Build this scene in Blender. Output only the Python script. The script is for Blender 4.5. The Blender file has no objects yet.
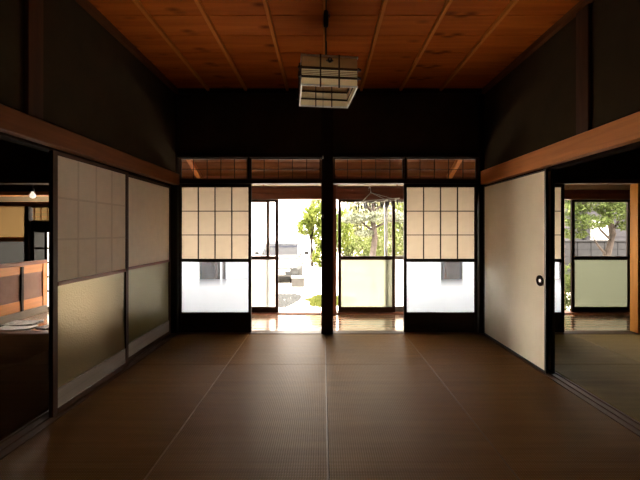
import bpy, bmesh, math, random
from mathutils import Vector, Matrix
random.seed(7)
R = math.radians
SC = bpy.context.scene
COL = SC.collection

# ---------------------------------------------------------------- camera, world, sun, exposure
cam_d = bpy.data.cameras.new('camera')
cam = bpy.data.objects.new('camera', cam_d)
COL.objects.link(cam)
cam.location = (0, 0, 1.22)
cam.rotation_euler = (R(90), 0, 0)
F_PX = 335.0
cam_d.sensor_width = 36.0
cam_d.lens = F_PX / 640 * 36
cam_d.shift_x = -3 / 640
cam_d.shift_y = -9 / 640
cam_d.clip_start = 0.02
cam_d.clip_end = 300
SC.camera = cam

world = bpy.data.worlds.new('overcast_sky')
SC.world = world
world.use_nodes = True
bg = world.node_tree.nodes['Background']
bg.inputs['Color'].default_value = (1.0, 0.90, 0.77, 1)
bg.inputs['Strength'].default_value = 1.0

sun_d = bpy.data.lights.new('sun', 'SUN')
sun_d.energy = 1.6
sun_d.angle = R(4)
sun_d.color = (1.0, 0.95, 0.86)
sun = bpy.data.objects.new('sun', sun_d)
COL.objects.link(sun)
sun.location = (0, -5, 12)
sun.rotation_euler = (R(28), R(4), 0)      # high sun from behind the house, over the roof

vs = SC.view_settings
vs.view_transform = 'Standard'
vs.look = 'None'
vs.gamma = 1.0
vs.use_curve_mapping = False
vs.exposure = 4.4
SC.cycles.max_bounces = 14
SC.cycles.diffuse_bounces = 7
SC.cycles.glossy_bounces = 5
SC.cycles.transmission_bounces = 8
SC.cycles.transparent_max_bounces = 24
SC.cycles.use_denoising = True

# ---------------------------------------------------------------- materials
def newmat(name):
    m = bpy.data.materials.new(name)
    m.use_nodes = True
    nt = m.node_tree
    for n in list(nt.nodes):
        nt.nodes.remove(n)
    out = nt.nodes.new('ShaderNodeOutputMaterial')
    return m, nt, out

def L(nt, a, b):
    nt.links.new(a, b)

def coords(nt, scale, kind='Object'):
    tc = nt.nodes.new('ShaderNodeTexCoord')
    mp = nt.nodes.new('ShaderNodeMapping')
    mp.inputs['Scale'].default_value = scale
    L(nt, tc.outputs[kind], mp.inputs['Vector'])
    return mp.outputs['Vector']

def ramp(nt, fac, stops):
    r = nt.nodes.new('ShaderNodeValToRGB')
    e = r.color_ramp.elements
    while len(e) < len(stops):
        e.new(0.5)
    for i, (p, c) in enumerate(stops):
        e[i].position = p
        e[i].color = (*c, 1)
    L(nt, fac, r.inputs['Fac'])
    return r.outputs['Color']

def wood(name, c1, c2, axis='z', rough=0.5, spec=0.4, scale=1.0, knots=False, vary=0.0):
    m, nt, out = newmat(name)
    b = nt.nodes.new('ShaderNodeBsdfPrincipled')
    s = [22 * scale] * 3
    s['xyz'.index(axis)] = 1.3 * scale
    v = coords(nt, s)
    n = nt.nodes.new('ShaderNodeTexNoise')
    n.inputs['Scale'].default_value = 1.0
    n.inputs['Detail'].default_value = 5
    n.inputs['Distortion'].default_value = 0.6
    L(nt, v, n.inputs['Vector'])
    col = ramp(nt, n.outputs['Fac'], [(0.32, c2), (0.68, c1)])
    if knots:
        v2 = coords(nt, [7 if 'xyz'[i] != axis else 3.2 for i in range(3)])
        vo = nt.nodes.new('ShaderNodeTexVoronoi')
        vo.inputs['Scale'].default_value = 1.0
        vo.inputs['Randomness'].default_value = 1.0
        L(nt, v2, vo.inputs['Vector'])
        k = nt.nodes.new('ShaderNodeMapRange')
        k.inputs['From Min'].default_value = 0.06
        k.inputs['From Max'].default_value = 0.26
        L(nt, vo.outputs['Distance'], k.inputs['Value'])
        mx = nt.nodes.new('ShaderNodeMix'); mx.data_type = 'RGBA'
        mx.inputs['A'].default_value = (c2[0] * .45, c2[1] * .4, c2[2] * .4, 1)
        L(nt, k.outputs['Result'], mx.inputs['Factor'])
        L(nt, col, mx.inputs['B'])
        col = mx.outputs['Result']
    if vary:
        oi = nt.nodes.new('ShaderNodeObjectInfo')
        mr = nt.nodes.new('ShaderNodeMapRange')
        mr.inputs['To Min'].default_value = 1 - vary
        mr.inputs['To Max'].default_value = 1 + vary
        L(nt, oi.outputs['Random'], mr.inputs['Value'])
        hs = nt.nodes.new('ShaderNodeHueSaturation')
        L(nt, mr.outputs['Result'], hs.inputs['Value'])
        L(nt, col, hs.inputs['Color'])
        col = hs.outputs['Color']
    L(nt, col, b.inputs['Base Color'])
    b.inputs['Roughness'].default_value = rough
    b.inputs['Specular IOR Level'].default_value = spec
    bp = nt.nodes.new('ShaderNodeBump')
    bp.inputs['Strength'].default_value = 0.12
    bp.inputs['Distance'].default_value = 0.003
    L(nt, n.outputs['Fac'], bp.inputs['Height'])
    L(nt, bp.outputs['Normal'], b.inputs['Normal'])
    L(nt, b.outputs[0], out.inputs[0])
    return m

def rough_mat(name, c1, c2, scale=8, rough=0.85, spec=0.2, bump=0.15, metal=0.0):
    m, nt, out = newmat(name)
    b = nt.nodes.new('ShaderNodeBsdfPrincipled')
    v = coords(nt, (scale,) * 3)
    n = nt.nodes.new('ShaderNodeTexNoise')
    n.inputs['Scale'].default_value = 1
    n.inputs['Detail'].default_value = 6
    L(nt, v, n.inputs['Vector'])
    L(nt, ramp(nt, n.outputs['Fac'], [(0.3, c2), (0.7, c1)]), b.inputs['Base Color'])
    b.inputs['Roughness'].default_value = rough
    b.inputs['Specular IOR Level'].default_value = spec
    b.inputs['Metallic'].default_value = metal
    if bump:
        bp = nt.nodes.new('ShaderNodeBump')
        bp.inputs['Strength'].default_value = bump
        bp.inputs['Distance'].default_value = 0.01
        L(nt, n.outputs['Fac'], bp.inputs['Height'])
        L(nt, bp.outputs['Normal'], b.inputs['Normal'])
    L(nt, b.outputs[0], out.inputs[0])
    return m

def paper(name, col, trans, tmix, fibre=0.06):
    """washi paper: partly diffuse, partly translucent"""
    m, nt, out = newmat(name)
    v = coords(nt, (14, 14, 14))
    n = nt.nodes.new('ShaderNodeTexNoise')
    n.inputs['Scale'].default_value = 1
    n.inputs['Detail'].default_value = 7
    L(nt, v, n.inputs['Vector'])
    lo = tuple(c * (1 - fibre) for c in col)
    c1 = ramp(nt, n.outputs['Fac'], [(0.3, lo), (0.7, col)])
    lo = tuple(c * (1 - fibre) for c in trans)
    c2 = ramp(nt, n.outputs['Fac'], [(0.3, lo), (0.7, trans)])
    d = nt.nodes.new('ShaderNodeBsdfDiffuse')
    t = nt.nodes.new('ShaderNodeBsdfTranslucent')
    L(nt, c1, d.inputs['Color']); L(nt, c2, t.inputs['Color'])
    mx = nt.nodes.new('ShaderNodeMixShader')
    mx.inputs['Fac'].default_value = tmix
    L(nt, d.outputs[0], mx.inputs[1]); L(nt, t.outputs[0], mx.inputs[2])
    L(nt, mx.outputs[0], out.inputs[0])
    return m

def clear_glass(name, tint=(1, 1, 1), rough=0.02):
    m, nt, out = newmat(name)
    t = nt.nodes.new('ShaderNodeBsdfTransparent')
    t.inputs['Color'].default_value = (*tint, 1)
    g = nt.nodes.new('ShaderNodeBsdfGlossy')
    g.inputs['Roughness'].default_value = rough
    fr = nt.nodes.new('ShaderNodeFresnel')
    fr.inputs['IOR'].default_value = 1.35
    mx = nt.nodes.new('ShaderNodeMixShader')
    L(nt, fr.outputs[0], mx.inputs['Fac'])
    L(nt, t.outputs[0], mx.inputs[1]); L(nt, g.outputs[0], mx.inputs[2])
    L(nt, mx.outputs[0], out.inputs[0])
    return m

def frosted_glass(name, tint, clear=0.0, gloss=0.06, rough=0.3, figured=False, clear_above=None):
    """ground glass: translucent with a glossy face; clear_above = local height where the frosting fades out"""
    m, nt, out = newmat(name)
    t = nt.nodes.new('ShaderNodeBsdfTranslucent')
    t.inputs['Color'].default_value = (*tint, 1)
    p = nt.nodes.new('ShaderNodeBsdfTransparent')
    p.inputs['Color'].default_value = (*tint, 1)
    g = nt.nodes.new('ShaderNodeBsdfGlossy')
    g.inputs['Roughness'].default_value = rough
    if figured:
        g.inputs['Color'].default_value = (.95, .82, .58, 1)
    m1 = nt.nodes.new('ShaderNodeMixShader')
    m1.inputs['Fac'].default_value = clear
    L(nt, t.outputs[0], m1.inputs[1]); L(nt, p.outputs[0], m1.inputs[2])
    if clear_above is not None:
        tc = nt.nodes.new('ShaderNodeTexCoord')
        sp = nt.nodes.new('ShaderNodeSeparateXYZ')
        L(nt, tc.outputs['Object'], sp.inputs[0])
        mr = nt.nodes.new('ShaderNodeMapRange')
        mr.inputs['From Min'].default_value = clear_above - 0.06
        mr.inputs['From Max'].default_value = clear_above + 0.04
        mr.inputs['To Max'].default_value = 0.85
        L(nt, sp.outputs['Z'], mr.inputs['Value'])
        L(nt, mr.outputs['Result'], m1.inputs['Fac'])
    m2 = nt.nodes.new('ShaderNodeMixShader')
    m2.inputs['Fac'].default_value = gloss
    L(nt, m1.outputs[0], m2.inputs[1]); L(nt, g.outputs[0], m2.inputs[2])
    if figured:
        v = coords(nt, (90, 90, 90))
        vo = nt.nodes.new('ShaderNodeTexVoronoi')
        vo.inputs['Scale'].default_value = 1
        L(nt, v, vo.inputs['Vector'])
        bp = nt.nodes.new('ShaderNodeBump')
        bp.inputs['Strength'].default_value = 0.26
        bp.inputs['Distance'].default_value = 0.004
        L(nt, vo.outputs['Distance'], bp.inputs['Height'])
        L(nt, bp.outputs['Normal'], g.inputs['Normal'])
        L(nt, bp.outputs['Normal'], t.inputs['Normal'])
    L(nt, m2.outputs[0], out.inputs[0])
    return m

def tatami(name, c1, c2, rough=0.42, spec=0.5):
    m, nt, out = newmat(name)
    b = nt.nodes.new('ShaderNodeBsdfPrincipled')
    # long faded rush bands across the mat
    v = coords(nt, (1.2, 16, 1))
    n = nt.nodes.new('ShaderNodeTexNoise')
    n.inputs['Scale'].default_value = 1; n.inputs['Detail'].default_value = 4
    L(nt, v, n.inputs['Vector'])
    col = ramp(nt, n.outputs['Fac'], [(0.3, c2), (0.7, c1)])
    # woven ribs: rush crosses the mat, warp makes rows of small ridges
    tc = nt.nodes.new('ShaderNodeTexCoord')
    def wave(direction, scale):
        w = nt.nodes.new('ShaderNodeTexWave')
        w.bands_direction = direction
        w.inputs['Scale'].default_value = scale
        w.inputs['Distortion'].default_value = 0.3
        L(nt, tc.outputs['Object'], w.inputs['Vector'])
        return w.outputs['Fac']
    wx, wy = wave('X', 24), wave('Y', 30)
    mu = nt.nodes.new('ShaderNodeMath'); mu.operation = 'MULTIPLY'
    L(nt, wx, mu.inputs[0]); L(nt, wy, mu.inputs[1])
    mx = nt.nodes.new('ShaderNodeMix'); mx.data_type = 'RGBA'; mx.blend_type = 'MULTIPLY'
    mx.inputs['Factor'].default_value = 0.5
    L(nt, col, mx.inputs['A'])
    g = ramp(nt, mu.outputs[0], [(0.0, (0.62, 0.60, 0.56)), (0.8, (1.1, 1.1, 1.1))])
    L(nt, g, mx.inputs['B'])
    L(nt, mx.outputs['Result'], b.inputs['Base Color'])
    bp = nt.nodes.new('ShaderNodeBump')
    bp.inputs['Strength'].default_value = 0.35
    bp.inputs['Distance'].default_value = 0.004
    L(nt, mu.outputs[0], bp.inputs['Height'])
    L(nt, bp.outputs['Normal'], b.inputs['Normal'])
    b.inputs['Roughness'].default_value = rough
    b.inputs['Specular IOR Level'].default_value = spec
    b.inputs['Specular Tint'].default_value = (1.0, .86, .70, 1)
    L(nt, b.outputs[0], out.inputs[0])
    return m

def leafmat(name, c1, c2, tr=0.45):
    m, nt, out = newmat(name)
    v = coords(nt, (4, 4, 4))
    n = nt.nodes.new('ShaderNodeTexNoise')
    n.inputs['Scale'].default_value = 1
    L(nt, v, n.inputs['Vector'])
    c = ramp(nt, n.outputs['Fac'], [(0.35, c2), (0.65, c1)])
    d = nt.nodes.new('ShaderNodeBsdfDiffuse'); t = nt.nodes.new('ShaderNodeBsdfTranslucent')
    L(nt, c, d.inputs['Color']); L(nt, c, t.inputs['Color'])
    mx = nt.nodes.new('ShaderNodeMixShader'); mx.inputs['Fac'].default_value = tr
    L(nt, d.outputs[0], mx.inputs[1]); L(nt, t.outputs[0], mx.inputs[2])
    L(nt, mx.outputs[0], out.inputs[0])
    return m

M = {}
for ax in 'xyz':
    M['dark' + ax] = wood('dark_stained_wood_' + ax, (.024, .012, .006), (.013, .006, .003), ax, 0.5, 0.16)
    M['brown' + ax] = wood('brown_wood_' + ax, (.080, .032, .013), (.043, .016, .007), ax, 0.5, 0.2)
    M['red' + ax] = wood('reddish_wood_' + ax, (.30, .10, .05), (.19, .062, .03), ax, 0.45, 0.4)
    M['warm' + ax] = wood('warm_cedar_' + ax, (.22, .075, .019), (.14, .046, .011), ax, 0.5, 0.2)
    M['orange' + ax] = wood('orange_wood_' + ax, (.66, .24, .055), (.50, .17, .037), ax, 0.42, 0.4)
M['postz'] = wood('bright_orange_wood', (.56, .245, .042), (.45, .18, .03), 'z', 0.5, 0.1)
M['ceil'] = wood('ceiling_cedar', (.48, .120, .012), (.34, .080, .008), 'x', 0.7, 0.04, 0.8, True, 0.06)
M['batten'] = wood('batten_cedar', (.62, .20, .030), (.46, .14, .020), 'y', 0.7, 0.05)
M['cornice'] = wood('cornice_wood', (.16, .055, .018), (.10, .034, .011), 'y', 0.7, 0.05)
M['plank'] = wood('veranda_plank', (.46, .28, .185), (.36, .20, .125), 'x', 0.12, 0.8, 1, False, 0.10)
M['grey_board'] = wood('weathered_grey_board', (.30, .25, .20), (.22, .18, .14), 'y', 0.6, 0.3)
M['matte'] = rough_mat('matte_dark_wood', (.020, .011, .007), (.012, .007, .005), 12, 0.9, 0.05, 0)
M['lacquer'] = rough_mat('black_lacquer', (.012, .009, .008), (.008, .006, .006), 5, 0.3, 0.5, 0)
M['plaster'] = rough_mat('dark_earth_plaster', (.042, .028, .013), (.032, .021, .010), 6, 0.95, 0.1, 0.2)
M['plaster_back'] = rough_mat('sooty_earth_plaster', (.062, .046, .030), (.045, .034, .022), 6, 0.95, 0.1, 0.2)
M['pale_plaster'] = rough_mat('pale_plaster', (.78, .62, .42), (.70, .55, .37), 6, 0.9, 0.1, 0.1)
M['fusuma'] = rough_mat('fusuma_paper', (.90, .80, .62), (.86, .76, .58), 9, 0.9, 0.1, 0.02)
M['shoji'] = paper('shoji_paper', (.84, .74, .57), (.46, .38, .29), 0.48)
M['shoji_side'] = paper('side_shoji_paper', (.93, .83, .68), (.80, .68, .50), 0.12)
M['shadow_paper'] = paper('grid_shadow_paper', (.80, .70, .56), (.70, .60, .46), 0.12)  # darker paper tone standing in for the shadow of the grid behind
M['lamp_tan'] = paper('tan_lantern_paper', (.42, .25, .11), (.42, .25, .11), 0.35)
M['lamp_paper'] = paper('lantern_paper', (.90, .76, .50), (.85, .70, .45), 0.42)
M['glass'] = clear_glass('clear_pane_glass')
M['car_glass'] = clear_glass('car_window_glass', (.40, .44, .52))
M['frost'] = frosted_glass('frosted_glass', (.90, .91, .90), 0.10)
M['frost_shade'] = frosted_glass('shade_tinted_frosted_glass', (.125, .135, .098), 0.12)  # dim green light of the shaded yard put into the glass tint
M['frost_bushlit'] = frosted_glass('bush_lit_frosted_glass', (0.281, 0.288, 0.217), 0.10)  # yellowish light from the bush behind put into this pane's tint
M['frost_cream'] = frosted_glass('cream_frosted_glass', (0.312, 0.234, 0.156), 0.0)
M['glass_dimmed'] = clear_glass('dimmed_pane_glass', (.82, .82, .82))  # clear pane; grey tint stands in for the dimmer yard beyond it
M['frost_shoji'] = frosted_glass('half_frosted_glass', (.38, .43, .51), 0.05, clear_above=0.36)
M['frost_side'] = frosted_glass('figured_glass', (.48, .40, .22), 0.04, 0.18, 0.20, True)
M['frost_amber'] = frosted_glass('amber_stained_glass', (.064, .040, .0165), 0.05)
M['frost_grey'] = frosted_glass('grey_ribbed_glass', (0.0203, 0.0203, 0.0196), 0.05)
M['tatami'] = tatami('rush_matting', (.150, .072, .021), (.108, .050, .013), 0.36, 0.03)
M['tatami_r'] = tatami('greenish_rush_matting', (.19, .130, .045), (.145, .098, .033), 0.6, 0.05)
M['tatami_l'] = tatami('shaded_rush_matting', (.06, .028, .013), (.045, .021, .010), 0.9, 0.0)  # same rush matting, with the left room's shade put into its colour
M['binding'] = rough_mat('mat_seam_binding', (.20, .115, .05), (.16, .09, .038), 30, 0.36, 0.2, 0)
M['binding_m'] = rough_mat('brown_mat_seam', (.135, .07, .025), (.11, .055, .02), 30, 0.36, 0.2, 0)
M['binding_d'] = rough_mat('dark_mat_seam', (.085, .042, .014), (.07, .034, .011), 30, 0.36, 0.15, 0)
M['metal'] = rough_mat('dull_metal', (.55, .53, .50), (.45, .43, .40), 20, 0.35, 0.5, 0, 1.0)
M['alu'] = rough_mat('grey_aluminium', (.46, .45, .43), (.40, .39, .38), 20, 0.45, 0.5, 0)
M['cord'] = rough_mat('black_cord', (.012, .010, .010), (.008, .007, .007), 20, 0.6, 0.3, 0)
M['white'] = rough_mat('white_plastic', (.80, .79, .76), (.74, .73, .70), 10, 0.4, 0.4, 0)
M['grey_plastic'] = rough_mat('grey_plastic', (.75, .76, .76), (.66, .67, .67), 12, 0.4, 0.4, 0)
M['clip'] = rough_mat('dark_grey_plastic', (0.102, 0.108, 0.114), (0.036, 0.039, 0.042), 14, 0.4, 0.4, 0)
M['grey_panel'] = rough_mat('grey_brown_panel', (.29, .165, .125), (.24, .135, .10), 8, 0.7, 0.2, 0.05)
M['bulb'] = rough_mat('milky_bulb', (.85, .80, .74), (.80, .75, .68), 10, 0.2, 0.5, 0)
M['print'] = rough_mat('printed_page', (.75, .75, .74), (.28, .28, .30), 26, 0.7, 0.2, 0)
M['print2'] = rough_mat('dark_printed_page', (.60, .58, .55), (.06, .06, .06), 40, 0.5, 0.3, 0)
M['paperw'] = rough_mat('white_page', (.80, .80, .79), (.70, .70, .70), 10, 0.8, 0.2, 0)
M['ground'] = rough_mat('pale_concrete_yard', (.58, .53, .47), (.50, .46, .41), 1.2, 0.9, 0.2, 0.1)
M['gravel'] = rough_mat('grey_gravel', (0.029, 0.029, 0.028), (0.016, 0.016, 0.016), 9, 0.9, 0.2, 0.1)
M['concrete'] = rough_mat('grey_concrete', (0.037, 0.035, 0.032), (0.029, 0.026, 0.024), 7, 0.9, 0.2, 0.1)
M['block'] = rough_mat('grey_block', (0.0240, 0.0240, 0.0255), (0.0175, 0.0175, 0.0195), 7, 0.9, 0.2, 0.2)
M['mortar'] = rough_mat('dark_mortar', (0.0150, 0.0150, 0.0150), (0.0114, 0.0114, 0.0114), 9, 0.95, 0.1, 0.1)
M['siding'] = rough_mat('grey_siding', (0.0314, 0.0297, 0.0352), (0.0248, 0.0237, 0.0264), 3, 0.8, 0.2, 0.05)
M['carpaint'] = rough_mat('white_car_paint', (0.0180, 0.0186, 0.0192), (0.0168, 0.0174, 0.0180), 2, 0.15, 0.5, 0)
M['seat'] = rough_mat('dark_blue_grey_fabric', (.030, .032, .045), (.022, .024, .034), 8, 0.9, 0.1, 0)
M['tyre'] = rough_mat('black_rubber', (.02, .02, .02), (.014, .014, .014), 20, 0.8, 0.2, 0)
M['roof'] = rough_mat('dark_roof', (.10, .10, .11), (.07, .07, .08), 4, 0.8, 0.2, 0.1)
M['bark'] = rough_mat('grey_bark', (0.077, 0.061, 0.048), (0.042, 0.032, 0.025), 14, 0.95, 0.1, 0.5)
M['bark_pale'] = rough_mat('pale_bark', (0.0763, 0.0623, 0.0539), (0.0448, 0.0357, 0.0315), 14, 0.95, 0.1, 0.5)
M['leaf_y'] = leafmat('bright_yellow_green_leaf', (0.138, 0.158, 0.038), (0.087, 0.113, 0.022))
M['leaf_m'] = leafmat('maple_leaf', (0.109, 0.134, 0.048), (0.064, 0.089, 0.027))
M['leaf_p'] = leafmat('pale_pine_needle', (0.174, 0.184, 0.138), (0.122, 0.133, 0.092), 0.35)
M['leaf_h'] = leafmat('hedge_leaf', (0.130, 0.147, 0.054), (0.087, 0.109, 0.036))
M['leaf_pale'] = leafmat('pale_hedge_leaf', (0.261, 0.261, 0.152), (0.196, 0.207, 0.103))
M['grass'] = leafmat('lawn_blade', (0.115, 0.119, 0.034), (0.077, 0.088, 0.019))

for n_ in M['plank'].node_tree.nodes:
    if n_.type == 'BSDF_PRINCIPLED':
        n_.inputs['Coat Weight'].default_value = 1.0
        n_.inputs['Coat Roughness'].default_value = 0.14
        n_.inputs['Coat IOR'].default_value = 1.6
    if n_.type == 'BUMP':
        n_.inputs['Strength'].default_value = 0.03

nb_ = [n_ for n_ in M['bulb'].node_tree.nodes if n_.type == 'BSDF_PRINCIPLED'][0]
nb_.inputs['Emission Color'].default_value = (1, .82, .66, 1)
nb_.inputs['Emission Strength'].default_value = 0.05

# ---------------------------------------------------------------- builders
WL = {}          # world location of each object that may be a parent

def bm_box(bm, x0, x1, y0, y1, z0, z1):
    vs_ = [bm.verts.new((x, y, z)) for x in (x0, x1) for y in (y0, y1) for z in (z0, z1)]
    f = []
    for q in ((0, 1, 3, 2), (4, 6, 7, 5), (0, 4, 5, 1), (2, 3, 7, 6), (0, 2, 6, 4), (1, 5, 7, 3)):
        f.append(bm.faces.new([vs_[i] for i in q]))
    return vs_, f

def bm_tube(bm, pts, rad, seg=8, caps=True):
    rings = []
    n = len(pts)
    for i, p in enumerate(pts):
        p = Vector(p)
        a = Vector(pts[max(i - 1, 0)]); b = Vector(pts[min(i + 1, n - 1)])
        d = (b - a).normalized()
        u = d.cross(Vector((0, 0, 1)))
        if u.length < 1e-3:
            u = d.cross(Vector((0, 1, 0)))
        u.normalize(); w = d.cross(u)
        r = rad[i] if isinstance(rad, (list, tuple)) else rad
        rings.append([bm.verts.new(p + (u * math.cos(t) + w * math.sin(t)) * r)
                      for t in (2 * math.pi * k / seg for k in range(seg))])
    for i in range(n - 1):
        for k in range(seg):
            bm.faces.new((rings[i][k], rings[i][(k + 1) % seg], rings[i + 1][(k + 1) % seg], rings[i + 1][k]))
    if caps:
        bm.faces.new(rings[0][::-1]); bm.faces.new(rings[-1])

def bm_lathe(bm, prof, seg=20, c=(0, 0, 0), axis='z'):
    rings = []
    for r, h in prof:
        ring = []
        for k in range(seg):
            t = 2 * math.pi * k / seg
            a, b = r * math.cos(t), r * math.sin(t)
            v = {'z': (a, b, h), 'x': (h, a, b), 'y': (a, h, b)}[axis]
            ring.append(bm.verts.new((v[0] + c[0], v[1] + c[1], v[2] + c[2])))
        rings.append(ring)
    for i in range(len(prof) - 1):
        for k in range(seg):
            bm.faces.new((rings[i][k], rings[i][(k + 1) % seg], rings[i + 1][(k + 1) % seg], rings[i + 1][k]))
    bm.faces.new(rings[0][::-1]); bm.faces.new(rings[-1])

def obj(name, bm, mat, parent=None, local=False, smooth=False, origin=None):
    """one mesh object; vertices come in world coordinates unless local"""
    bmesh.ops.recalc_face_normals(bm, faces=bm.faces[:])
    if smooth:
        for f in bm.faces:
            f.smooth = True
    me = bpy.data.meshes.new(name)
    if local:
        o_ = Vector((0, 0, 0))
    elif origin is not None:
        o_ = Vector(origin)
    else:
        xs = [v.co for v in bm.verts]
        lo = Vector([min(c[i] for c in xs) for i in range(3)])
        hi = Vector([max(c[i] for c in xs) for i in range(3)])
        o_ = Vector(((lo.x + hi.x) / 2, (lo.y + hi.y) / 2, lo.z))
    if not local:
        for v in bm.verts:
            v.co -= o_
    bm.to_mesh(me); bm.free()
    for m in (mat if isinstance(mat, (list, tuple)) else [mat]):
        me.materials.append(m)
    o = bpy.data.objects.new(name, me)
    COL.objects.link(o)
    if parent is not None:
        o.parent = parent
    if local:
        pass
    elif parent is not None:
        o.location = o_ - WL[parent]
    else:
        o.location = o_
    WL[o] = o_
    return o

def box(name, x0, x1, y0, y1, z0, z1, mat, parent=None, bevel=0.0):
    bm = bmesh.new()
    bm_box(bm, x0, x1, y0, y1, z0, z1)
    if bevel:
        bmesh.ops.bevel(bm, geom=bm.edges[:], offset=bevel, segments=1, affect='EDGES')
    return obj(name, bm, mat, parent)

def pane(name, x0, x1, y0, y1, z0, z1, mat, parent, face):
    """glass pane: clear body, one face (axis, sign) ground"""
    bm = bmesh.new()
    vs_, fs = bm_box(bm, x0, x1, y0, y1, z0, z1)
    ax, sg = face
    for f in fs:
        f.normal_update()
        c = f.calc_center_median()
        mid = ((x0 + x1) / 2, (y0 + y1) / 2, (z0 + z1) / 2)
        f.material_index = 1
        if (c[ax] - mid[ax]) * sg > 1e-6:
            f.material_index = 0
    return obj(name, bm, [mat, M['glass']], parent)

def sheet(name, pts, mat, parent, t=None):
    bm = bmesh.new()
    bm.faces.new([bm.verts.new(p) for p in pts])
    return obj(name, bm, mat, parent)

def tube(name, pts, rad, mat, parent=None, seg=8):
    bm = bmesh.new()
    bm_tube(bm, pts, rad, seg)
    return obj(name, bm, mat, parent, smooth=True)

def tag(o, label, cat, group=None, kind=None):
    o['label'] = label
    o['category'] = cat
    if group: o['group'] = group
    if kind: o['kind'] = kind
    return o

def thing(name, loc, label, cat, group=None, kind=None, rotz=0):
    o = bpy.data.objects.new(name, None)
    o.empty_display_size = 0.05
    COL.objects.link(o)
    o.location = loc
    o.rotation_euler = (0, 0, rotz)
    WL[o] = Vector(loc)
    return tag(o, label, cat, group, kind)

def struct(name, loc, label, cat):
    return thing(name, loc, label, cat, kind='structure')

TRIM = [0]
def trim(x0, x1, y0, y1, z0, z1, mat, label, cat, bevel=0.004):
    TRIM[0] += 1
    return tag(box('trim_%d' % TRIM[0], x0, x1, y0, y1, z0, z1, mat, None, bevel), label, cat, kind='structure')

WLx, WRx = -1.755, 1.922       # inner faces of the side walls
YB = 4.0                       # back wall plane
YO = 4.98                      # outer glazing plane
CEIL = 2.90
GZ = -0.60                     # yard level

# ---------------------------------------------------------------- the shell
# main room floor of rush mats
fl = struct('floor', (0, 2, -0.06), 'woven rush mat floor of the main room', 'floor')
box('subfloor', WLx - .02, WRx - .04, -0.9, YB - .03, -0.06, -0.03, M['darkx'], fl)
cols = [WLx + .035, -0.870, 0.030, 0.968, WRx - .045]
rows = [-0.75, 1.25, 3.07, YB - .035]
for i in range(4):
    for j in range(3):
        x0, x1, y0, y1 = cols[i], cols[i + 1], rows[j], rows[j + 1]
        m_ = box('rush_mat', x0 + .0007, x1 - .0007, y0 + .0007, y1 - .0007, -0.03, 0.0, M['tatami'], fl, 0.0015)
        if i < 3:
            box('seam_binding', x1 - .010, x1 - .003, y0 + .004, y1 - .004, -0.0005, 0.0012, M[('binding', 'binding_m', 'binding_d')[i]], m_)

# right room
fr_ = struct('floor_right_room', (4, 2, -0.06), 'greenish rush mat floor of the room behind the white sliding door', 'floor')
box('subfloor', 2.02, 6.3, -0.9, YB - .03, -0.06, -0.03, M['darkx'], fr_)
xs = [2.03, 2.94, 3.85, 4.76, 6.29]
for i in range(4):
    for j in range(3):
        box('rush_mat', xs[i] + .003, xs[i + 1] - .003, rows[j] + .003, rows[j + 1] - .003, -0.03, 0.0, M['tatami_r'], fr_, 0.003)

# left room
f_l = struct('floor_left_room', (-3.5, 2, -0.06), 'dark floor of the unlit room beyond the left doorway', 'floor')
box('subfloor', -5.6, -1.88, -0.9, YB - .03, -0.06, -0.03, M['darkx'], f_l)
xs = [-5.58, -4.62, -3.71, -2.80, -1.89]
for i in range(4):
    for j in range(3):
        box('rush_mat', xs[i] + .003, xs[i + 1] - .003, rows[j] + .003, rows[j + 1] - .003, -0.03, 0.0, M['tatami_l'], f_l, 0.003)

# veranda (engawa) and hall plank floors
fv = struct('floor_veranda', (1, 4.5, -0.06), 'glossy wooden plank floor of the veranda behind the openings', 'floor')
n = 7
for k in range(n):
    y0 = YB + .10 + k * (YO - .04 - YB - .10) / n
    y1 = YB + .10 + (k + 1) * (YO - .04 - YB - .10) / n
    for (x0, x1) in ((-2.9, -.9), (-.9, 1.1), (1.1, 3.1), (3.1, 6.3)):
        box('plank', x0 + .001, x1 - .001, y0 + .001, y1 - .001, -0.04, -0.005, M['plank'], fv, 0.002)
fh = struct('floor_hall', (-4, 4.6, -0.06), 'wooden plank floor of the entrance hall with papers on it', 'floor')
for k in range(8):
    box('plank', -5.6, -2.96, 4.10 + k * .131, 4.228 + k * .131, -0.04, -0.005, M['plank'], fh, 0.002)
box('subfloor', -5.6, 6.3, 4.1, 5.12, -0.10, -0.045, M['darkx'], fh)

# ceiling of the main room: backing, lapped boards, battens, cornice
ce = struct('ceiling', (0, 2, CEIL), 'board ceiling of reddish cedar with slender battens', 'ceiling')
box('backing', WLx - .1, WRx + .1, -1.6, YB + .1, CEIL + .035, CEIL + .06, M['darkx'], ce)
y = YB
k = 0
while y > -0.9:
    bm = bmesh.new()
    w = 0.275
    vs_, _ = bm_box(bm, WLx, WRx, y - w - .004, y, CEIL + .004, CEIL + .014)
    for v in vs_:
        if v.co.y > y - .05: v.co.z += 0.004
    obj('ceiling_board', bm, M['ceil'], ce)
    y -= w; k += 1
for X in (-1.353, -.909, -.42, .015, .45, .916, 1.389):
    box('batten', X - .015, X + .015, -1.5, YB - .05, CEIL - .032, CEIL + .004, M['batten'], ce, 0.004)
box('cornice', WLx - .01, WLx + .045, -1.5, YB, CEIL - .05, CEIL + .004, M['cornice'], ce, 0.004)
box('cornice', WRx - .045, WRx + .01, -1.5, YB, CEIL - .05, CEIL + .004, M['cornice'], ce, 0.004)
box('cornice', WLx + .045, WRx - .045, YB - .05, YB + .005, CEIL - .05, CEIL + .004, M['darkx'], ce, 0.004)

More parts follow.
